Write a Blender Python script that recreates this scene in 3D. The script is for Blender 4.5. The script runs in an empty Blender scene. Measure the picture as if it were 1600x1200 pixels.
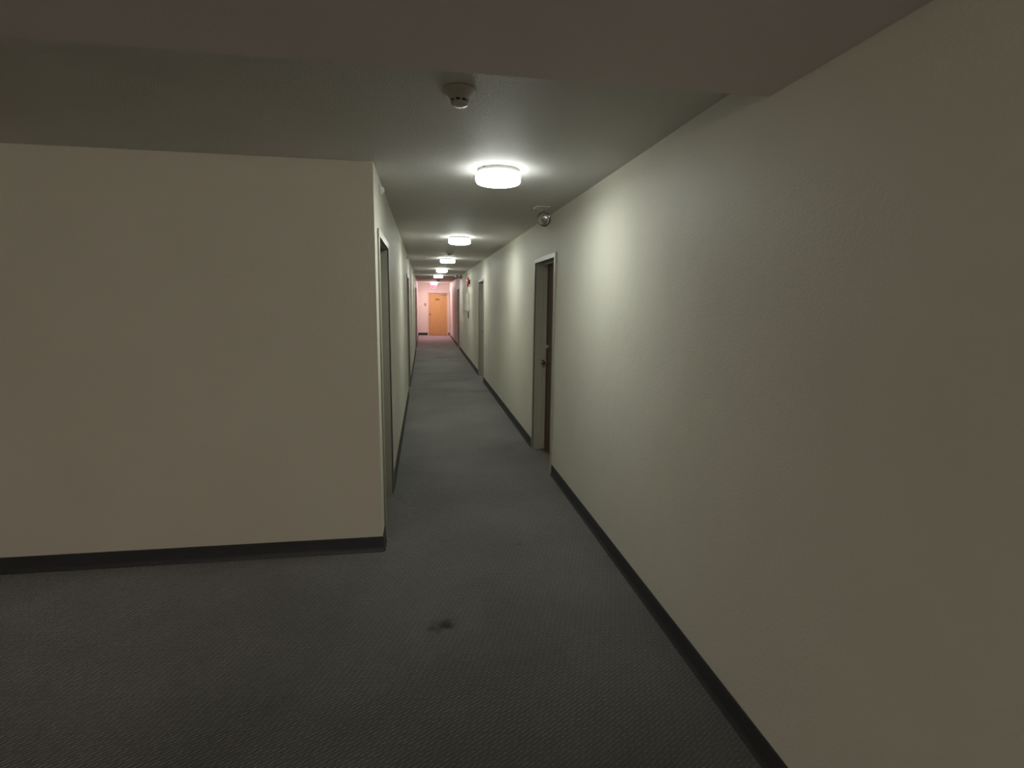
import bpy, bmesh, math, random
from mathutils import Matrix, Vector

# ---------------------------------------------------------------- camera, world, exposure
sc = bpy.context.scene
C = sc.collection
YAW, PITCH, ROLL = 0.161057838, 0.151274733, 0.0116155455
CAM = Vector((0.28710725, 0.0, 1.63273534))
F = Vector((math.sin(YAW)*math.cos(PITCH), math.cos(YAW)*math.cos(PITCH), -math.sin(PITCH)))
X = F.cross(Vector((0, 0, 1))).normalized()
U = X.cross(F)
XR = X*math.cos(ROLL) + U*math.sin(ROLL)
UR = U*math.cos(ROLL) - X*math.sin(ROLL)
cam = bpy.data.cameras.new('camera')
cam.sensor_width = 36.0
cam.sensor_fit = 'HORIZONTAL'
cam.lens = 845.433*36.0/1600.0
cam.clip_start = 0.02
co = bpy.data.objects.new('camera', cam)
C.objects.link(co)
co.matrix_world = Matrix(((XR.x, UR.x, -F.x, CAM.x), (XR.y, UR.y, -F.y, CAM.y),
                          (XR.z, UR.z, -F.z, CAM.z), (0, 0, 0, 1)))
sc.camera = co

w = bpy.data.worlds.new('world')
sc.world = w
w.use_nodes = True
w.node_tree.nodes['Background'].inputs[0].default_value = (0.5, 0.5, 0.5, 1)
w.node_tree.nodes['Background'].inputs[1].default_value = 0.0

sc.view_settings.view_transform = 'Standard'
sc.view_settings.look = 'None'
sc.view_settings.exposure = 0.10
sc.view_settings.gamma = 1.0
sc.view_settings.use_curve_mapping = False
sc.cycles.use_denoising = True
sc.cycles.max_bounces = 12
sc.cycles.diffuse_bounces = 8
sc.cycles.sample_clamp_indirect = 3.0
sc.cycles.caustics_reflective = False
sc.cycles.caustics_refractive = False

LAMP = 60.0           # radiance of the bottom of the corridor lamp shades
SIDE = 0.155           # the shades' sides glow less than their bottoms
LAMP_COL = (0.96, 1.0, 0.95)
LAMP_END = 195.0
LAMP_END_COL = (1.0, 0.81, 0.79)
FILL_LOBBY = 400.0    # added fill globe, unseen behind the camera
FILL_LOBBY_COL = (1.0, 0.90, 0.82)

# ---------------------------------------------------------------- dimensions (metres)
W, H, YC, YE = 1.47, 2.44, 3.444, 26.1
HL, YS = 2.34, 1.83           # lowered lobby ceiling and its edge
XL, YB = -4.4, -6.0           # lobby extent
TK = 0.18                     # wall thickness
DH = 2.045                    # door opening height

# ---------------------------------------------------------------- materials
def new_mat(name):
    m = bpy.data.materials.new(name)
    m.use_nodes = True
    nt = m.node_tree
    return m, nt, nt.nodes['Principled BSDF']

def N(nt, t, **kw):
    n = nt.nodes.new(t)
    for k, v in kw.items():
        setattr(n, k, v)
    return n

def plain(name, col, rough=0.5, metal=0.0, var=0.06, scale=12.0, bump=0.0, bscale=200.0, spec=0.5):
    m, nt, b = new_mat(name)
    L = nt.links.new
    tc = N(nt, 'ShaderNodeTexCoord')
    no = N(nt, 'ShaderNodeTexNoise')
    no.inputs['Scale'].default_value = scale
    no.inputs['Detail'].default_value = 4
    L(tc.outputs['Object'], no.inputs['Vector'])
    mx = N(nt, 'ShaderNodeMix', data_type='RGBA')
    mx.inputs[6].default_value = tuple(c*(1-var) for c in col) + (1,)
    mx.inputs[7].default_value = tuple(min(1, c*(1+var)) for c in col) + (1,)
    L(no.outputs['Fac'], mx.inputs[0])
    L(mx.outputs[2], b.inputs['Base Color'])
    b.inputs['Roughness'].default_value = rough
    b.inputs['Metallic'].default_value = metal
    b.inputs['Specular IOR Level'].default_value = spec
    if bump:
        n2 = N(nt, 'ShaderNodeTexNoise')
        n2.inputs['Scale'].default_value = bscale
        n2.inputs['Detail'].default_value = 3
        L(tc.outputs['Object'], n2.inputs['Vector'])
        bp = N(nt, 'ShaderNodeBump')
        bp.inputs['Strength'].default_value = 1.0
        bp.inputs['Distance'].default_value = bump
        L(n2.outputs['Fac'], bp.inputs['Height'])
        L(bp.outputs[0], b.inputs['Normal'])
    return m

def emit_shade(name, col, s):
    m = emit(name, col, s)
    nt = m.node_tree; b = nt.nodes['Principled BSDF']
    ge = N(nt, 'ShaderNodeNewGeometry'); sp = N(nt, 'ShaderNodeSeparateXYZ')
    nt.links.new(ge.outputs['Normal'], sp.inputs[0])
    mr = N(nt, 'ShaderNodeMapRange', interpolation_type='SMOOTHSTEP')
    mr.inputs[1].default_value = 0.1; mr.inputs[2].default_value = -0.95
    mr.inputs[3].default_value = s*SIDE; mr.inputs[4].default_value = s
    nt.links.new(sp.outputs['Z'], mr.inputs[0])
    nt.links.new(mr.outputs[0], b.inputs['Emission Strength'])
    return m

def emit(name, col, s):
    m, nt, b = new_mat(name)
    b.inputs['Base Color'].default_value = (0.8*col[0]*0.4, 0.8*col[1]*0.4, 0.8*col[2]*0.4, 1)
    b.inputs['Emission Color'].default_value = tuple(col) + (1,)
    b.inputs['Emission Strength'].default_value = s
    return m

WALL_C = (0.68, 0.665, 0.57)
def wall_material():
    m, nt, b = new_mat('painted_drywall')
    L = nt.links.new
    tc = N(nt, 'ShaderNodeTexCoord')
    big = N(nt, 'ShaderNodeTexNoise'); big.inputs['Scale'].default_value = 1.3; big.inputs['Detail'].default_value = 6
    L(tc.outputs['Object'], big.inputs['Vector'])
    mx = N(nt, 'ShaderNodeMix', data_type='RGBA')
    mx.inputs[6].default_value = (WALL_C[0]*0.93, WALL_C[1]*0.93, WALL_C[2]*0.91, 1)
    mx.inputs[7].default_value = (WALL_C[0]*1.05, WALL_C[1]*1.05, WALL_C[2]*1.06, 1)
    L(big.outputs['Fac'], mx.inputs[0])
    # wall colour blends to a dusty pink towards the far end
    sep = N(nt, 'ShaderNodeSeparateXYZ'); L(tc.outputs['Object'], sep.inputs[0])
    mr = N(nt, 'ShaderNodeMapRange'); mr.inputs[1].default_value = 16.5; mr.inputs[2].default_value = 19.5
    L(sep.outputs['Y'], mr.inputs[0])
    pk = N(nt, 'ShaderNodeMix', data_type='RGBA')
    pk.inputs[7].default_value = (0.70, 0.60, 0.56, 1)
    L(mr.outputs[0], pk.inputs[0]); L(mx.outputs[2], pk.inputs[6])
    L(pk.outputs[2], b.inputs['Base Color'])
    b.inputs['Roughness'].default_value = 0.55
    b.inputs['Specular IOR Level'].default_value = 0.3
    n1 = N(nt, 'ShaderNodeTexNoise'); n1.inputs['Scale'].default_value = 95; n1.inputs['Detail'].default_value = 3
    n2 = N(nt, 'ShaderNodeTexNoise'); n2.inputs['Scale'].default_value = 3.5; n2.inputs['Detail'].default_value = 2
    L(tc.outputs['Object'], n1.inputs['Vector']); L(tc.outputs['Object'], n2.inputs['Vector'])
    b1 = N(nt, 'ShaderNodeBump'); b1.inputs['Strength'].default_value = 1; b1.inputs['Distance'].default_value = 0.0016
    b2 = N(nt, 'ShaderNodeBump'); b2.inputs['Strength'].default_value = 1; b2.inputs['Distance'].default_value = 0.006
    L(n1.outputs['Fac'], b1.inputs['Height']); L(n2.outputs['Fac'], b2.inputs['Height'])
    L(b2.outputs[0], b1.inputs['Normal']); L(b1.outputs[0], b.inputs['Normal'])
    return m

def ceiling_material():
    m, nt, b = new_mat('stippled_ceiling')
    L = nt.links.new
    tc = N(nt, 'ShaderNodeTexCoord')
    n0 = N(nt, 'ShaderNodeTexNoise'); n0.inputs['Scale'].default_value = 2.0; n0.inputs['Detail'].default_value = 5
    L(tc.outputs['Object'], n0.inputs['Vector'])
    mx = N(nt, 'ShaderNodeMix', data_type='RGBA')
    mx.inputs[6].default_value = (0.65, 0.64, 0.61, 1)
    mx.inputs[7].default_value = (0.72, 0.71, 0.68, 1)
    L(n0.outputs['Fac'], mx.inputs[0]); L(mx.outputs[2], b.inputs['Base Color'])
    b.inputs['Roughness'].default_value = 0.6
    b.inputs['Specular IOR Level'].default_value = 0.3
    n1 = N(nt, 'ShaderNodeTexNoise'); n1.inputs['Scale'].default_value = 210; n1.inputs['Detail'].default_value = 4
    v1 = N(nt, 'ShaderNodeTexVoronoi'); v1.inputs['Scale'].default_value = 130
    L(tc.outputs['Object'], n1.inputs['Vector']); L(tc.outputs['Object'], v1.inputs['Vector'])
    b1 = N(nt, 'ShaderNodeBump'); b1.inputs['Strength'].default_value = 1; b1.inputs['Distance'].default_value = 0.0034
    b2 = N(nt, 'ShaderNodeBump'); b2.inputs['Strength'].default_value = 1; b2.inputs['Distance'].default_value = 0.0018
    L(n1.outputs['Fac'], b1.inputs['Height']); L(v1.outputs['Distance'], b2.inputs['Height'])
    L(b2.outputs[0], b1.inputs['Normal']); L(b1.outputs[0], b.inputs['Normal'])
    return m

def carpet_material():
    m, nt, b = new_mat('woven_carpet')
    L = nt.links.new
    tc = N(nt, 'ShaderNodeTexCoord')
    mp = N(nt, 'ShaderNodeMapping'); mp.inputs['Rotation'].default_value[2] = math.radians(-32)
    L(tc.outputs['Object'], mp.inputs['Vector'])
    dn = N(nt, 'ShaderNodeTexNoise'); dn.inputs['Scale'].default_value = 7; dn.inputs['Detail'].default_value = 2
    L(tc.outputs['Object'], dn.inputs['Vector'])
    # rows (bands across local Y), broken into dashes along local X
    w1 = N(nt, 'ShaderNodeTexWave', wave_type='BANDS', bands_direction='Y', wave_profile='SIN')
    w1.inputs['Scale'].default_value = 1.0/(0.026*math.pi)*1.57
    w1.inputs['Distortion'].default_value = 3.2
    w1.inputs['Detail'].default_value = 3
    w1.inputs['Detail Scale'].default_value = 2.2
    L(mp.outputs[0], w1.inputs['Vector'])
    mp2 = N(nt, 'ShaderNodeMapping'); mp2.inputs['Rotation'].default_value[2] = math.radians(20)
    L(tc.outputs['Object'], mp2.inputs['Vector'])
    w2 = N(nt, 'ShaderNodeTexWave', wave_type='BANDS', bands_direction='X', wave_profile='SIN')
    w2.inputs['Scale'].default_value = 1.0/(0.04*math.pi)*1.57
    w2.inputs['Distortion'].default_value = 5.0
    w2.inputs['Detail'].default_value = 2
    w2.inputs['Detail Scale'].default_value = 5
    L(mp2.outputs[0], w2.inputs['Vector'])
    mu = N(nt, 'ShaderNodeMath', operation='MULTIPLY'); L(w1.outputs['Fac'], mu.inputs[0])
    ad = N(nt, 'ShaderNodeMath', operation='MULTIPLY_ADD'); ad.inputs[1].default_value = 0.65; ad.inputs[2].default_value = 0.35
    L(w2.outputs['Fac'], ad.inputs[0]); L(ad.outputs[0], mu.inputs[1])
    pile = N(nt, 'ShaderNodeTexNoise'); pile.inputs['Scale'].default_value = 260; pile.inputs['Detail'].default_value = 3
    L(tc.outputs['Object'], pile.inputs['Vector'])
    hs = N(nt, 'ShaderNodeMath', operation='MULTIPLY_ADD'); hs.inputs[1].default_value = 0.35
    L(pile.outputs['Fac'], hs.inputs[0]); L(mu.outputs[0], hs.inputs[2])
    base = N(nt, 'ShaderNodeMix', data_type='RGBA')
    base.inputs[6].default_value = (0.074, 0.074, 0.068, 1)
    base.inputs[7].default_value = (0.104, 0.103, 0.096, 1)
    L(hs.outputs[0], base.inputs[0])
    # traffic wear: large soft blotches
    wr = N(nt, 'ShaderNodeTexNoise'); wr.inputs['Scale'].default_value = 1.1; wr.inputs['Detail'].default_value = 3
    L(tc.outputs['Object'], wr.inputs['Vector'])
    wv = N(nt, 'ShaderNodeMapRange'); wv.inputs[1].default_value = 0.3; wv.inputs[2].default_value = 0.7
    wv.inputs[3].default_value = 0.82; wv.inputs[4].default_value = 1.12
    L(wr.outputs['Fac'], wv.inputs[0])
    # spilt stains, round blots roughened with noise
    sn = N(nt, 'ShaderNodeTexNoise'); sn.inputs['Scale'].default_value = 22; sn.inputs['Detail'].default_value = 4
    L(tc.outputs['Object'], sn.inputs['Vector'])
    last = wv.outputs[0]
    for (sx, sy, rx, ry, dark) in ((0.36, 2.565, 0.085, 0.075, 0.30), (0.33, 2.53, 0.10, 0.04, 0.5), (0.39, 2.54, 0.08, 0.03, 0.5), (0.89, 3.42, 0.03, 0.02, 0.55),
                                   (0.91, 3.43, 0.02, 0.02, 0.5), (0.43, 12.35, 0.06, 0.12, 0.6), (0.59, 12.34, 0.06, 0.12, 0.6),
                                   (0.30, 4.35, 0.5, 0.5, 0.82), (0.5, 10.0, 0.9, 0.35, 0.9)):
        m3 = N(nt, 'ShaderNodeMapping', vector_type='TEXTURE')
        m3.inputs['Location'].default_value = (sx, sy, 0)
        m3.inputs['Scale'].default_value = (rx, ry, 1)
        L(tc.outputs['Object'], m3.inputs['Vector'])
        ln = N(nt, 'ShaderNodeVectorMath', operation='LENGTH'); L(m3.outputs[0], ln.inputs[0])
        a2 = N(nt, 'ShaderNodeMath', operation='MULTIPLY_ADD'); a2.inputs[1].default_value = 1.6
        L(sn.outputs['Fac'], a2.inputs[0]); L(ln.outputs['Value'], a2.inputs[2])
        r3 = N(nt, 'ShaderNodeMapRange', interpolation_type='SMOOTHSTEP')
        r3.inputs[1].default_value = 0.9; r3.inputs[2].default_value = 1.7
        r3.inputs[3].default_value = dark; r3.inputs[4].default_value = 1.0
        L(a2.outputs[0], r3.inputs[0])
        mm = N(nt, 'ShaderNodeMath', operation='MULTIPLY'); L(last, mm.inputs[0]); L(r3.outputs[0], mm.inputs[1])
        last = mm.outputs[0]
    # cross seams where widths of carpet meet
    sep = N(nt, 'ShaderNodeSeparateXYZ'); L(tc.outputs['Object'], sep.inputs[0])
    for ys in (9.75, 12.3, 15.55):
        cp = N(nt, 'ShaderNodeMath', operation='COMPARE'); cp.inputs[1].default_value = ys; cp.inputs[2].default_value = 0.05
        L(sep.outputs['Y'], cp.inputs[0])
        q = N(nt, 'ShaderNodeMath', operation='MULTIPLY_ADD'); q.inputs[1].default_value = -0.14; q.inputs[2].default_value = 1.0
        L(cp.outputs[0], q.inputs[0])
        mm = N(nt, 'ShaderNodeMath', operation='MULTIPLY'); L(last, mm.inputs[0]); L(q.outputs[0], mm.inputs[1])
        last = mm.outputs[0]
    vm = N(nt, 'ShaderNodeVectorMath', operation='SCALE')
    # carpet colour blends gradually to a paler mauve towards the far end
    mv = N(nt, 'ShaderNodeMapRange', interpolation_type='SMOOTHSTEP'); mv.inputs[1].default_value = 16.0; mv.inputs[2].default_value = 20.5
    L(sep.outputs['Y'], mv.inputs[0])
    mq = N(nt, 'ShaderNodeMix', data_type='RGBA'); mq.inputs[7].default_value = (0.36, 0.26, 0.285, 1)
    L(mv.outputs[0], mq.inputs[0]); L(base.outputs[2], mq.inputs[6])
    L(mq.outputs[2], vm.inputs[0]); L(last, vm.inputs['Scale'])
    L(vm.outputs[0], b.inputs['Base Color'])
    b.inputs['Roughness'].default_value = 0.95
    b.inputs['Specular IOR Level'].default_value = 0.15
    shw = N(nt, 'ShaderNodeMath', operation='MULTIPLY'); shw.inputs[1].default_value = 0.95; L(last, shw.inputs[0]); L(shw.outputs[0], b.inputs['Sheen Weight']); b.inputs['Sheen Roughness'].default_value = 0.4
    bp = N(nt, 'ShaderNodeBump'); bp.inputs['Strength'].default_value = 1; bp.inputs['Distance'].default_value = 0.0028
    L(hs.outputs[0], bp.inputs['Height']); L(bp.outputs[0], b.inputs['Normal'])
    return m

def wood_material(name, dark, light, rough=0.4):
    m, nt, b = new_mat(name)
    L = nt.links.new
    tc = N(nt, 'ShaderNodeTexCoord')
    mp = N(nt, 'ShaderNodeMapping'); mp.inputs['Scale'].default_value = (14, 14, 0.9)
    L(tc.outputs['Object'], mp.inputs['Vector'])
    n = N(nt, 'ShaderNodeTexNoise'); n.inputs['Scale'].default_value = 3; n.inputs['Detail'].default_value = 8
    n.inputs['Distortion'].default_value = 0.8
    L(mp.outputs[0], n.inputs['Vector'])
    cr = N(nt, 'ShaderNodeValToRGB')
    cr.color_ramp.elements[0].position = 0.3; cr.color_ramp.elements[0].color = tuple(dark)+(1,)
    cr.color_ramp.elements[1].position = 0.7; cr.color_ramp.elements[1].color = tuple(light)+(1,)
    L(n.outputs['Fac'], cr.inputs[0]); L(cr.outputs[0], b.inputs['Base Color'])
    b.inputs['Roughness'].default_value = rough
    bp = N(nt, 'ShaderNodeBump'); bp.inputs['Strength'].default_value = 0.3; bp.inputs['Distance'].default_value = 0.0006
    L(n.outputs['Fac'], bp.inputs['Height']); L(bp.outputs[0], b.inputs['Normal'])
    return m

M = dict(
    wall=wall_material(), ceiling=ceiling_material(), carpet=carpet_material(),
    soffit=plain('lobby_ceiling_paint', (0.74, 0.67, 0.68), 0.7, bump=0.0008, bscale=160, scale=2),
    base=plain('charcoal_vinyl_base', (0.037, 0.038, 0.041), 0.5, scale=5, bump=0.0006, bscale=30, spec=0.3),
    frame=plain('greige_door_frame_enamel', (0.36, 0.35, 0.28), 0.37, scale=6, bump=0.0003, bscale=60),
    frame_end=plain('pink_door_frame_enamel', (0.66, 0.50, 0.44), 0.4, scale=6),
    brown=wood_material('dark_brown_door_wood', (0.055, 0.026, 0.012), (0.09, 0.044, 0.02), 0.45),
    oak=wood_material('honey_oak_door_wood', (0.50, 0.27, 0.105), (0.58, 0.335, 0.145), 0.4),
    strip=plain('worn_threshold_metal', (0.22, 0.17, 0.12), 0.4, metal=0.4),
    brass=plain('aged_brass', (0.38, 0.30, 0.18), 0.14, metal=1.0),
    chrome=plain('dull_chrome', (0.38, 0.37, 0.34), 0.12, metal=1.0),
    white=plain('white_plastic', (0.78, 0.77, 0.73), 0.35),
    beige=plain('yellowed_plastic', (0.50, 0.48, 0.40), 0.18),
    enamel=plain('white_lamp_enamel', (0.45, 0.44, 0.42), 0.5),
    black=plain('black_plastic', (0.012, 0.012, 0.013), 0.4),
    red=plain('fire_red_enamel', (0.42, 0.04, 0.02), 0.3),
    redbox=plain('dark_red_plastic', (0.16, 0.03, 0.03), 0.4),
    pale=plain('pale_panel_enamel', (0.70, 0.70, 0.61), 0.4),
    grey=plain('grey_handset_plastic', (0.13, 0.13, 0.11), 0.4),
    dark_plate=plain('bronze_sign_plate', (0.09, 0.045, 0.02), 0.4),
    screw=plain('zinc_screw', (0.8, 0.8, 0.78), 0.3, metal=0.6),
    steel=plain('brushed_steel', (0.5, 0.48, 0.44), 0.3, metal=0.9),
    lamp=emit_shade('lit_lamp_shade', LAMP_COL, LAMP),
    lamp_end=emit_shade('lit_pink_lamp_shade', LAMP_END_COL, LAMP_END),
    fill_lobby=emit('lobby_fill_glow', FILL_LOBBY_COL, FILL_LOBBY),
    exit_face=emit('lit_exit_face', (1.0, 0.42, 0.56), 0.9),
    exit_letters=emit('lit_exit_letters', (1.0, 0.06, 0.14), 0.9),
)
# glassy front of the emergency lamp heads
gm, gnt, gb = new_mat('ribbed_lens_glass')
gb.inputs['Base Color'].default_value = (0.55, 0.56, 0.56, 1)
gb.inputs['Metallic'].default_value = 0.85
gb.inputs['Roughness'].default_value = 0.05
gv = N(gnt, 'ShaderNodeTexNoise'); gv.inputs['Scale'].default_value = 60
gbp = N(gnt, 'ShaderNodeBump'); gbp.inputs['Distance'].default_value = 0.0006
gnt.links.new(gv.outputs['Fac'], gbp.inputs['Height']); gnt.links.new(gbp.outputs[0], gb.inputs['Normal'])
M['lens'] = gm

# ---------------------------------------------------------------- mesh helpers
def add_box(bm, x0, x1, y0, y1, z0, z1, bev=0.0):
    r = bmesh.ops.create_cube(bm, size=1.0)
    vs = r['verts']
    for v in vs:
        v.co = Vector(((x0+x1)/2 + v.co.x*(x1-x0), (y0+y1)/2 + v.co.y*(y1-y0), (z0+z1)/2 + v.co.z*(z1-z0)))
    if bev:
        es = {e for v in vs for e in v.link_edges}
        bmesh.ops.bevel(bm, geom=list(es), offset=bev, segments=2, affect='EDGES', profile=0.5)

def add_lathe(bm, prof, mat=Matrix(), n=40):
    """revolve (r, z) points about local z; open ends are capped when r > 0"""
    rings = []
    for r, z in prof:
        if r < 1e-6:
            rings.append([bm.verts.new(mat @ Vector((0, 0, z)))])
        else:
            rings.append([bm.verts.new(mat @ Vector((r*math.cos(2*math.pi*i/n), r*math.sin(2*math.pi*i/n), z))) for i in range(n)])
    for a, b in zip(rings, rings[1:]):
        for i in range(n):
            j = (i+1) % n
            if len(a) == 1 and len(b) > 1:
                bm.faces.new((a[0], b[i], b[j]))
            elif len(b) == 1 and len(a) > 1:
                bm.faces.new((a[i], a[j], b[0]))
            elif len(a) > 1:
                bm.faces.new((a[i], a[j], b[j], b[i]))
    for rg in (rings[0], rings[-1]):
        if len(rg) > 1:
            bm.faces.new(rg)

def obj(name, bm, mat, parent=None, smooth=False):
    bmesh.ops.recalc_face_normals(bm, faces=bm.faces[:])
    me = bpy.data.meshes.new(name)
    bm.to_mesh(me); bm.free()
    me.materials.append(mat)
    if smooth:
        for p in me.polygons:
            p.use_smooth = True
        me.set_sharp_from_angle(angle=math.radians(38))
    o = bpy.data.objects.new(name, me)
    C.objects.link(o)
    if parent is not None:
        o.parent = parent
    return o

def tag(o, label, cat, group=None, kind=None):
    o['label'] = label; o['category'] = cat
    if group: o['group'] = group
    if kind: o['kind'] = kind
    return o

def empty(name, loc, rz=0.0):
    o = bpy.data.objects.new(name, None)
    o.empty_display_size = 0.1
    C.objects.link(o)
    o.location = loc; o.rotation_euler = (0, 0, rz)
    return o

def boxes(name, lst, mat, parent=None, bev=0.0):
    bm = bmesh.new()
    for b in lst:
        add_box(bm, *b, bev=bev)
    return obj(name, bm, mat, parent)

def copy_tree(o, parent=None):
    c = o.copy(); C.objects.link(c); c.parent = parent
    for ch in list(o.children):
        copy_tree(ch, c)
    return c

# ---------------------------------------------------------------- the room shell
RIGHT = [(4.905, 5.775), (10.95, 11.87), (18.62, 19.49), (24.86, 25.73)]
LEFT = [(3.655, 4.55), (9.55, 10.42), (17.95, 18.82)]

def wall_with_doors(x0, x1, y0, y1, doors, pad=0.0):
    out, y = [], y0
    for a, b in doors:
        out.append((x0, x1, y, a-pad, 0, H)); out.append((x0, x1, a-pad, b+pad, DH+pad, H)); y = b+pad
    out.append((x0, x1, y, y1, 0, H))
    return out

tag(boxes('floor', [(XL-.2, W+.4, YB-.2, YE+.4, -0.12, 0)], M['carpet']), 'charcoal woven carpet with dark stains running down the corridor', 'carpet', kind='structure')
tag(boxes('ceiling', [(XL-.2, W+.4, YS-0.02, YE+.4, H, H+0.12)], M['ceiling']), 'stippled off white corridor ceiling lit by round lamps', 'ceiling', kind='structure')
tag(boxes('ceiling_lobby', [(XL-.2, W+.4, YB-.2, YS, HL, H+0.12)], M['soffit'], bev=0.004), 'dark smooth lowered ceiling at the near end of the corridor', 'ceiling', kind='structure')
tag(boxes('wall_right', wall_with_doors(W, W+TK, YB, YE, RIGHT), M['wall']), 'long greige textured wall on the right with several recessed doors', 'wall', kind='structure')
tag(boxes('wall_left', wall_with_doors(-TK, 0, YC+TK, YE, LEFT) if LEFT[0][0] > YC+TK else [], M['wall']), 'greige corridor wall running back from the left corner', 'wall', kind='structure')
tag(boxes('wall_lobby', [(XL, 0, YC, YC+TK, 0, H)], M['wall'], bev=0.003), 'shadowed wall facing the viewer at the left corner of the corridor', 'wall', kind='structure')
tag(boxes('wall_back', [(XL-.2, W+.4, YB-.2, YB, 0, H)], M['wall']), 'lobby wall behind the viewpoint', 'wall', kind='structure')
tag(boxes('wall_side', [(XL-.2, XL, YB, YC+.2, 0, H)], M['wall']), 'lobby wall far to the left of the corridor corner', 'wall', kind='structure')
EDO = (0.49, 1.365)           # end door opening
tag(boxes('wall_end', [(-.2, EDO[0], YE, YE+TK, 0, H), (EDO[1], W+.2, YE, YE+TK, 0, H), (EDO[0], EDO[1], YE, YE+TK, 1.99, H)], M['wall']),
    'pink end wall around the orange wooden door', 'wall', kind='structure')

# baseboards: vinyl cove base, a thin strip with a flared toe
def base_run(bm, p, q, nrm, h=0.102, t=0.006):
    p, q, nrm = Vector(p+(0,)), Vector(q+(0,)), Vector(nrm+(0,))
    prof = [(0, 0), (0.016, 0), (0.013, 0.006), (t+0.002, 0.018), (t, 0.03), (t, h-0.004), (t-0.003, h), (0, h)]
    a = [bm.verts.new(p + nrm*d + Vector((0, 0, z))) for d, z in prof]
    b = [bm.verts.new(q + nrm*d + Vector((0, 0, z))) for d, z in prof]
    n = len(prof)
    for i in range(n):
        j = (i+1) % n
        bm.faces.new((a[i], b[i], b[j], a[j]))
    bm.faces.new(a); bm.faces.new(b[::-1])

FW = 0.048                    # width of the frame face
def runs(x, nx, y0, y1, doors):
    bm = bmesh.new(); y = y0
    for a, b in doors + [(y1+FW, None)]:
        if a-FW > y + 0.01:
            base_run(bm, (x, y), (x, a-FW), (nx, 0))
        y = b+FW if b else 0
    return bm
tag(obj('baseboard_right', runs(W, -1, YB, YE, RIGHT), M['base']), 'charcoal vinyl baseboard along the right wall', 'baseboard', kind='structure')
tag(obj('baseboard_left', runs(0, 1, YC, YE, LEFT), M['base']), 'charcoal vinyl baseboard along the left corridor wall', 'baseboard', kind='structure')
bm = bmesh.new(); base_run(bm, (XL, YC), (0.006, YC), (0, -1))
tag(obj('baseboard_lobby', bm, M['base']), 'black vinyl baseboard under the wall facing the viewer', 'baseboard', kind='structure')
bm = bmesh.new(); base_run(bm, (0, YE), (EDO[0]-FW, YE), (0, -1), h=0.125); base_run(bm, (EDO[1]+FW, YE), (W, YE), (0, -1), h=0.125)
tag(obj('baseboard_end', bm, M['base']), 'dark baseboard under the pink end wall', 'baseboard', kind='structure')

# ---------------------------------------------------------------- doors
def door(idx, side, y0, y1, label, latch_far=True, leaf_mat='brown', knob_mat='brass', frame_mat='frame'):
    """recessed door in a side wall; local +x points from the corridor into the wall"""
    wd = y1-y0
    if side > 0:
        e = empty('door_%d' % idx, (W, (y0+y1)/2, 0), 0.0)
    else:
        e = empty('door_%d' % idx, (0, (y0+y1)/2, 0), math.pi)
    tag(e, label, 'door', kind='structure')
    h, fm, d, p, t = wd/2, M[frame_mat], TK-0.02, 0.012, 0.010
    dl = 0.128                       # depth at which the leaf sits
    # frame: two jambs and a header, each a wrapped face + reveal + stop
    for s in (-1, 1):
        bm = bmesh.new()
        ya, yb = sorted((s*(h-t), s*(h+FW)))
        add_box(bm, -p, -0.0004, ya, yb, 0, DH, bev=0.002)       # face proud of the wall
        ya, yb = sorted((s*(h-t), s*(h+0.0)))
        add_box(bm, -p+0.002, d, ya, yb, 0, DH-t)                 # reveal
        ya, yb = sorted((s*(h-t-0.014), s*(h-t)))
        add_box(bm, dl-0.045, dl-0.003, ya, yb, 0, DH-t, bev=0.002)   # stop
        obj('jamb', bm, fm, e)
    bm = bmesh.new()
    add_box(bm, -p-0.0006, -0.0004, -h-FW, h+FW, DH-t, DH+0.036, bev=0.002)
    add_box(bm, -p+0.002, d, -h, h, DH-t, DH)
    add_box(bm, dl-0.045, dl-0.003, -h+t, h-t, DH-t-0.014, DH-t, bev=0.002)
    obj('header', bm, fm, e)
    boxes('threshold', [(dl-0.05, dl+0.05, -h+t+0.0145, h-t-0.0145, 0.0, 0.012)], M['strip'], e, bev=0.003)
    leaf = boxes('door_leaf', [(dl, dl+0.044, -h+t+0.003, h-t-0.003, 0.014, DH-t-0.004)], M[leaf_mat], e, bev=0.0015)
    s = (1 if latch_far else -1) * (1 if side > 0 else -1)
    ky = s*(h-t-0.068)
    mt = Matrix.Translation((dl, ky, 0.985)) @ Matrix.Rotation(-math.pi/2, 4, 'Y')
    bm = bmesh.new()
    add_lathe(bm, [(0, 0), (0.033, 0), (0.032, 0.006), (0.014, 0.010), (0.012, 0.03), (0.020, 0.036), (0.027, 0.046), (0.028, 0.056), (0.022, 0.066), (0, 0.070)], mt, 28)
    obj('knob', bm, M[knob_mat], leaf, True)
    mt = Matrix.Translation((dl, ky, 1.155)) @ Matrix.Rotation(-math.pi/2, 4, 'Y')
    bm = bmesh.new()
    add_lathe(bm, [(0, 0), (0.030, 0), (0.029, 0.012), (0.022, 0.018), (0, 0.020)], mt, 28)
    obj('deadbolt', bm, M['steel'], leaf, True)
    hy = -s*(h-t-0.001)
    for z in (0.25, 1.02, 1.80):
        bm = bmesh.new()
        add_lathe(bm, [(0, -0.05), (0.006, -0.05), (0.006, 0.05), (0, 0.05)], Matrix.Translation((dl-0.002, hy, z)), 12)
        obj('hinge', bm, M['steel'], leaf, True)
    return e

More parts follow.
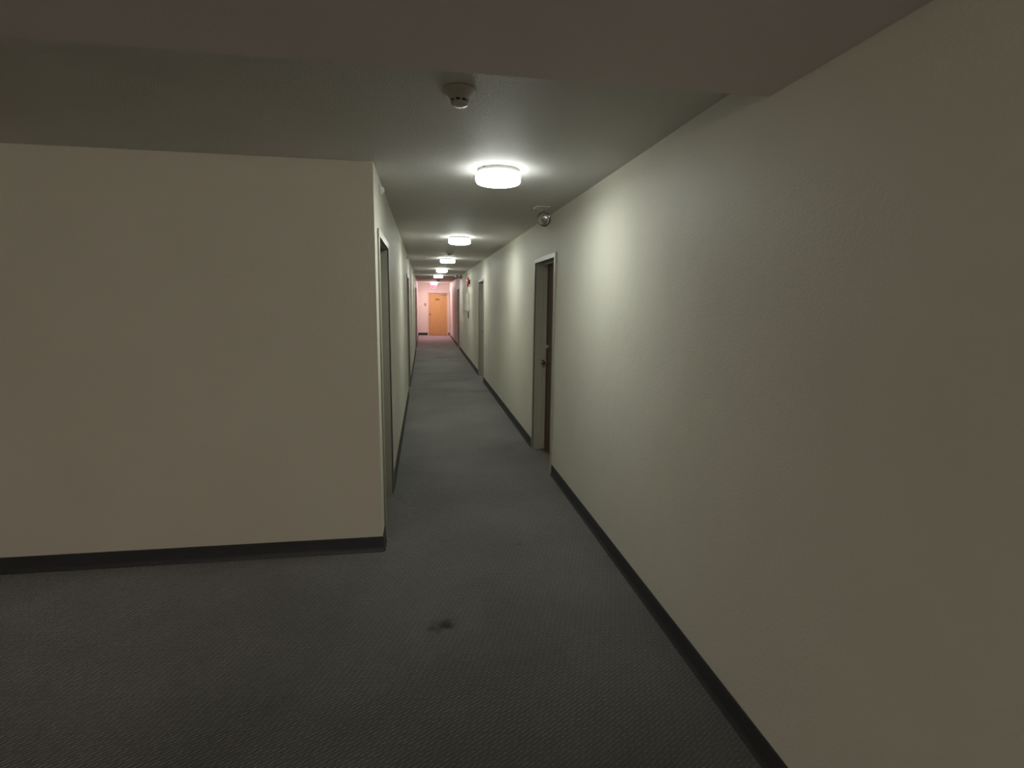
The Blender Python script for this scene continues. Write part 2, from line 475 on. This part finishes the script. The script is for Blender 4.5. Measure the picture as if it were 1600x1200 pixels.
door(1, 1, *RIGHT[0], 'nearest door on the right wall, dark brown leaf recessed behind a pale frame')
door(2, 1, *RIGHT[1], 'second recessed door along the right wall, beside the pale wall panels')
door(3, 1, *RIGHT[2], 'third door on the right wall, a thin dark slit past the red bell')
door(4, 1, *RIGHT[3], 'last door on the right wall, right beside the pink end wall', frame_mat='frame_end')
door(5, -1, *LEFT[0], 'nearest door on the left wall, deep reveal just behind the corner')
door(6, -1, *LEFT[1], 'second door on the left wall, a thin dark opening mid corridor')
door(7, -1, *LEFT[2], 'farthest door on the left wall near the pink end')

# end door, facing down the corridor
e = empty('door_8', ((EDO[0]+EDO[1])/2, YE, 0))
tag(e, 'honey oak wooden door closing the pink end of the corridor', 'door', kind='structure')
h, fm = (EDO[1]-EDO[0])/2, M['frame_end']
EH = 1.99
for s in (-1, 1):
    bm = bmesh.new()
    a, b = sorted((s*(h-0.01), s*(h+FW+0.002))); add_box(bm, a, b, -0.014, -0.0004, 0, EH, bev=0.002)
    a, b = sorted((s*(h-0.01), s*h)); add_box(bm, a, b, -0.012, 0.12, 0, EH-0.01)
    obj('jamb', bm, fm, e)
bm = bmesh.new()
add_box(bm, -h-FW-0.002, h+FW+0.002, -0.0146, -0.0004, EH-0.01, EH+0.05, bev=0.002)
add_box(bm, -h, h, -0.012, 0.12, EH-0.01, EH)
obj('header', bm, fm, e)
leaf = boxes('door_leaf', [(-h+0.013, h-0.013, 0.03, 0.074, 0.012, EH-0.016)], M['oak'], e, bev=0.0015)
bm = bmesh.new()
add_lathe(bm, [(0, 0), (0.034, 0), (0.033, 0.006), (0.014, 0.010), (0.012, 0.03), (0.022, 0.036), (0.030, 0.046), (0.030, 0.058), (0, 0.070)],
          Matrix.Translation((-h+0.075, 0.03, 1.0)) @ Matrix.Rotation(math.pi/2, 4, 'X'), 28)
obj('knob', bm, M['brass'], leaf, True)
# sign: small bronze plate with raised bars too small to read
boxes('door_sign', [(-0.11, 0.08, 0.024, 0.03, 1.665, 1.715)], M['dark_plate'], leaf, bev=0.001)
cl = boxes('door_closer', [(0.16, 0.40, -0.03, 0.03, EH-0.105, EH-0.045)], M['steel'], leaf, bev=0.006)
bm = bmesh.new()
add_box(bm, 0.02, 0.30, -0.022, -0.014, EH-0.040, EH-0.020, bev=0.002)
obj('closer_arm', bm, M['steel'], leaf)

# ---------------------------------------------------------------- ceiling lamps
def lamp_mesh(r, depth, mat, dome=False):
    bm = bmesh.new()
    if dome:
        prof = [(r*0.93, -0.024), (r, -0.036), (r*0.99, -depth*0.55), (r*0.86, -depth*0.8), (r*0.55, -depth*0.96), (0, -depth)]
        prof = [(0, -0.024)] + prof
    else:
        prof = [(0, -0.024), (r*0.95, -0.024), (r*0.985, -0.028), (r, -0.036), (r, -depth+0.028), (r*0.985, -depth+0.014), (r*0.94, -depth+0.005), (r*0.84, -depth), (0, -depth)]
    add_lathe(bm, prof, Matrix(), 64)
    return bm

def make_lamp(loc, r=0.140, depth=0.086, mat='lamp', dome=False):
    e = empty('ceiling_lamp', loc)
    bm = bmesh.new()
    add_lathe(bm, [(0, 0), (r*0.93, 0), (r*0.93, -0.018), (r*0.915, -0.022), (0, -0.022)], Matrix(), 64)
    ring = obj('mounting_ring', bm, M['enamel'], e, True)
    obj('lamp_shade', lamp_mesh(r, depth, mat, dome), M[mat], e, True)
    for k in range(3):
        a = math.radians(222 + 120*k)
        bm = bmesh.new()
        add_lathe(bm, [(0, 0), (0.005, 0), (0.005, 0.006), (0.003, 0.008), (0, 0.008)],
                  Matrix.Translation((r*0.93*math.cos(a), r*0.93*math.sin(a), -0.011)) @ Matrix.Rotation(a, 4, 'Z') @ Matrix.Rotation(math.pi/2, 4, 'Y'), 10)
        obj('thumb_screw', bm, M['steel'], ring, True)
    return e

ylamps = [3.49, 7.15, 10.72, 14.25, 17.75]
names = ['nearest and largest round white ceiling lamp, just beyond the first smoke detector',
         'second round ceiling lamp from the viewer, before the second smoke detector',
         'third round ceiling lamp, just past the second smoke detector',
         'fourth round ceiling lamp from the viewer, mid corridor',
         'fifth round ceiling lamp, smallest drum lamp before the pink end']
lamp0 = make_lamp((0.752, ylamps[0], H))
for i, y in enumerate(ylamps):
    o = lamp0 if i == 0 else copy_tree(lamp0)
    o.location = (0.752 if i == 0 else 0.746, y, H)
    tag(o, names[i], 'ceiling lamp', 'round drum ceiling lamps down the corridor')
tag(make_lamp((0.735, 24.75, H), 0.150, 0.105, 'lamp_end', True), 'farthest lit dome lamp in front of the pink exit sign', 'ceiling lamp')
e = empty('fill_globe', (-1.2, YB, 1.75))  # unseen globe added to brighten the near wall and lowered ceiling
RB = Matrix.Rotation(-math.pi/2, 4, 'X')      # local z -> +y (out of the back wall)
bm = bmesh.new(); add_lathe(bm, [(0, 0), (0.07, 0), (0.065, 0.015), (0.03, 0.02), (0.02, 0.05), (0, 0.05)], RB, 32)
obj('back_plate', bm, M['enamel'], e, True)
bm = bmesh.new(); add_lathe(bm, [(0, 0.05), (0.05, 0.055), (0.092, 0.09), (0.11, 0.15), (0.092, 0.21), (0.05, 0.245), (0, 0.255)], RB, 40)
obj('fill_glow_globe', bm, M['fill_lobby'], e, True)
tag(e, 'added globe fill light, unseen in the lobby behind the viewpoint', 'wall lamp')

# ---------------------------------------------------------------- smoke detectors
def make_detector(loc, label, rz=0.0):
    e = empty('smoke_detector', loc, rz)
    bm = bmesh.new()
    add_lathe(bm, [(0, 0), (0.066, 0), (0.069, -0.004), (0.068, -0.009), (0.060, -0.016), (0.046, -0.027), (0.038, -0.033), (0.036, -0.038), (0, -0.038)], Matrix(), 48)
    obj('housing', bm, M['beige'], e, True)
    bm = bmesh.new()
    add_lathe(bm, [(0, -0.038), (0.030, -0.038), (0.030, -0.046), (0, -0.046)], Matrix(), 32)
    sl = obj('sensor_slot', bm, M['black'], e, True)
    for k in range(8):
        a = 2*math.pi*k/8 + 0.15
        bm = bmesh.new()
        add_box(bm, 0.028, 0.0335, -0.004, 0.004, -0.047, -0.037)
        bm.transform(Matrix.Rotation(a, 4, 'Z'))
        obj('rib', bm, M['beige'], sl)
    bm = bmesh.new()
    add_lathe(bm, [(0, -0.046), (0.033, -0.046), (0.034, -0.048), (0.031, -0.056), (0.023, -0.060), (0, -0.062)], Matrix(), 40)
    obj('cap', bm, M['beige'], e, True)
    tag(e, label, 'smoke detector', 'smoke detectors on the corridor ceiling')
    return e
det = make_detector((0.432, 2.245, H), 'large beige smoke detector on the ceiling nearest the viewer')
det2 = copy_tree(det); det2.location = (0.716, 9.30, H); tag(det2, 'small dark smoke detector between the second and third lamps', 'smoke detector', 'smoke detectors on the corridor ceiling')
det3 = copy_tree(det); det3.location = (0.86, 22.2, H); tag(det3, 'tiny dark smoke detector beside the farthest pink lamp', 'smoke detector', 'smoke detectors on the corridor ceiling')

bm = bmesh.new()
add_lathe(bm, [(0, 0), (0.004, 0), (0.004, -0.002), (0.002, -0.004), (0, -0.004)], Matrix.Translation((0.565, 2.506, H)), 14)
tag(obj('ceiling_screw', bm, M['screw'], None, True), 'tiny white screw head in the ceiling between smoke detector and nearest lamp', 'screw')

# ---------------------------------------------------------------- emergency lights
def lamp_head(parent, loc, r, aim):
    """round reflector lamp on a swivel; aim = direction its lens faces"""
    a = Vector(aim).normalized()
    rot = a.to_track_quat('Z', 'Y').to_matrix().to_4x4()
    mt = Matrix.Translation(loc) @ rot
    bm = bmesh.new()
    add_lathe(bm, [(0, -r*0.95), (r*0.35, -r*0.92), (r*0.7, -r*0.66), (r*0.93, -r*0.28), (r, 0.0), (r, r*0.16), (r*0.93, r*0.20), (r*0.90, r*0.14), (0, r*0.14)], mt, 36)
    hd = obj('lamp_head', bm, M['chrome'], parent, True)
    bm = bmesh.new()
    add_lathe(bm, [(r*0.90, r*0.145), (r*0.84, r*0.26), (r*0.6, r*0.40), (r*0.3, r*0.47), (0, r*0.49)], mt, 36)
    obj('lens', bm, M['lens'], hd, True)
    return hd

e = empty('emergency_light', (1.30, 4.74, H))
boxes('mounting_plate', [(-0.062, 0.062, -0.062, 0.062, -0.008, 0)], M['white'], e, bev=0.004)
bm = bmesh.new()
add_lathe(bm, [(0, -0.012), (0.022, -0.012), (0.018, -0.022), (0.009, -0.026), (0.009, -0.040), (0, -0.042)], Matrix(), 20)
obj('swivel', bm, M['steel'], e, True)
lamp_head(e, (0.022, 0.0, -0.098), 0.063, (-0.62, -0.75, -0.30))
tag(e, 'single round chrome emergency lamp hanging above the nearest right door', 'emergency light')

e = empty('emergency_light', (1.33, 16.55, H))
boxes('mounting_plate', [(-0.09, 0.09, -0.09, 0.09, -0.014, 0)], M['white'], e, bev=0.004)
for s in (-1, 1):
    bm = bmesh.new()
    add_lathe(bm, [(0, 0.02), (0.012, 0.02), (0.012, -0.05), (0, -0.05)], Matrix.Translation((s*0.05, 0, -0.014)), 14)
    obj('swivel', bm, M['grey'], e, True)
    lamp_head(e, (s*0.062, 0.0, -0.105), 0.055, (s*0.6, -0.75, -0.3))
tag(e, 'twin headed emergency light on the ceiling beyond the red bell', 'emergency light')

# small white wall sensors high on the left wall
def wall_sensor(loc, label):
    e = empty('wall_sensor', loc)
    bm = bmesh.new(); add_box(bm, 0, 0.010, -0.035, 0.035, -0.04, 0.04, bev=0.004)
    obj('back_box', bm, M['white'], e)
    bm = bmesh.new()
    add_lathe(bm, [(0, 0), (0.026, 0), (0.024, 0.010), (0.014, 0.019), (0, 0.022)], Matrix.Translation((0.010, 0, -0.005)) @ Matrix.Rotation(math.pi/2, 4, 'Y'), 24)
    obj('lens_dome', bm, M['white'], e, True)
    tag(e, label, 'sensor', 'small sensors high on the left wall')
    return e
s1 = wall_sensor((0.0, 3.93, 2.375), 'small white sensor high on the left wall above the nearest left door')
s2 = copy_tree(s1); s2.location = (0.0, 9.75, 2.375)
tag(s2, 'tiny pale sensor high on the left wall above the second left door', 'sensor', 'small sensors high on the left wall')

# ---------------------------------------------------------------- fire bell, wall panels, handset on the right wall
RX = Matrix.Rotation(-math.pi/2, 4, 'Y')      # local z -> -x (out of the right wall)
e = empty('fire_alarm_bell', (W, 14.3, 2.12))
boxes('back_box', [(-0.035, 0, -0.06, 0.06, -0.06, 0.06)], M['redbox'], e, bev=0.004)
bm = bmesh.new()
add_lathe(bm, [(0.0, 0.036), (0.04, 0.036), (0.122, 0.036), (0.127, 0.040), (0.125, 0.052), (0.112, 0.066), (0.085, 0.076), (0.05, 0.081), (0, 0.083)], RX, 48)
obj('gong', bm, M['red'], e, True)
bm = bmesh.new()
add_lathe(bm, [(0, 0.080), (0.016, 0.080), (0.016, 0.088), (0.010, 0.092), (0, 0.092)], RX, 20)
obj('centre_bolt', bm, M['chrome'], e, True)
tag(e, 'round red fire alarm bell high on the right wall', 'alarm bell')

def wall_panel(y0, y1, z0, z1, d, label):
    e = empty('wall_panel', (W, (y0+y1)/2, z0))
    h = (y1-y0)/2
    boxes('cabinet_box', [(-d+0.006, 0, -h, h, 0, z1-z0)], M['pale'], e, bev=0.003)
    dr = boxes('panel_door', [(-d, -d+0.0055, -h+0.012, h-0.012, 0.012, z1-z0-0.012)], M['pale'], e, bev=0.002)
    boxes('latch', [(-d-0.008, -d, -h+0.03, -h+0.045, (z1-z0)/2-0.02, (z1-z0)/2+0.02)], M['steel'], dr, bev=0.002)
    return tag(e, label, 'wall panel', 'pale panels on the right wall')
wall_panel(15.6, 16.35, 1.36, 1.83, 0.045, 'farther of two pale panels on the right wall below the red bell')
wall_panel(14.35, 15.1, 1.37, 1.83, 0.045, 'nearer of two pale panels on the right wall below the red bell')
e = empty('wall_handset', (W, 14.62, 1.17))
boxes('cradle', [(-0.02, 0, -0.035, 0.035, 0, 0.18)], M['grey'], e, bev=0.004)
boxes('handset', [(-0.032, -0.02, -0.022, 0.022, 0.01, 0.17)], M['grey'], e, bev=0.008)
tag(e, 'slim grey fitting on the right wall under the pale panels', 'wall fitting')

# ---------------------------------------------------------------- end wall: exit sign, switches
e = empty('exit_sign', (0.715, YE-0.10, 2.175))
boxes('housing', [(-0.165, 0.165, -0.02, 0.045, 0, 0.225)], M['white'], e, bev=0.004)
boxes('canopy', [(-0.06, 0.06, -0.02, 0.045, 0.225, 0.265)], M['white'], e)
fc = boxes('lit_face', [(-0.155, 0.155, -0.024, -0.0205, 0.012, 0.213)], M['exit_face'], e)
# letters E X I T as raised strokes
def stroke(bm, x0, z0, x1, z1, t=0.020):
    a, b = Vector((x0, 0, z0)), Vector((x1, 0, z1)); d = (b-a).normalized(); n = Vector((-d.z, 0, d.x))*t/2
    q = [a-n, b-n, b+n, a+n]
    f = [bm.verts.new(v + Vector((0, -0.028, 0))) for v in q]; g = [bm.verts.new(v + Vector((0, -0.0242, 0))) for v in q]
    bm.faces.new(f); bm.faces.new(g[::-1])
    for i in range(4):
        j = (i+1) % 4; bm.faces.new((f[i], f[j], g[j], g[i]))
zb, zt = 0.045, 0.175
def letter(strokes):
    bm = bmesh.new()
    for s in strokes: stroke(bm, *s)
    obj('letter', bm, M['exit_letters'], fc)
zm = (zb+zt)/2
letter([(-0.125, zb-.01, -0.125, zt+.01), (-0.125, zb, -0.075, zb), (-0.125, zm, -0.08, zm), (-0.125, zt, -0.075, zt)])
letter([(-0.055, zb-.005, 0.005, zt+.005), (-0.055, zt+.005, 0.005, zb-.005)])
letter([(0.033, zb-.01, 0.033, zt+.01)])
letter([(0.093, zb-.01, 0.093, zt), (0.06, zt, 0.126, zt)])
tag(e, 'glowing pink exit sign above the wooden end door', 'exit sign')

e = empty('fire_pull_station', (0.342, YE, 1.385))
boxes('back_plate', [(-0.035, 0.035, -0.03, 0, 0, 0.115)], M['redbox'], e, bev=0.004)
boxes('pull_bar', [(-0.022, 0.022, -0.042, -0.03, 0.045, 0.070)], M['pale'], e, bev=0.002)
tag(e, 'small dark red pull station left of the end door', 'pull station')
e = empty('light_switch', (0.095, YE, 1.41))
boxes('cover_plate', [(-0.035, 0.035, -0.006, 0, 0, 0.115)], M['white'], e, bev=0.002)
boxes('toggle', [(-0.005, 0.005, -0.018, -0.006, 0.047, 0.068)], M['redbox'], e, bev=0.001)
tag(e, 'faint pale switch plate on the end wall near its left corner', 'light switch')
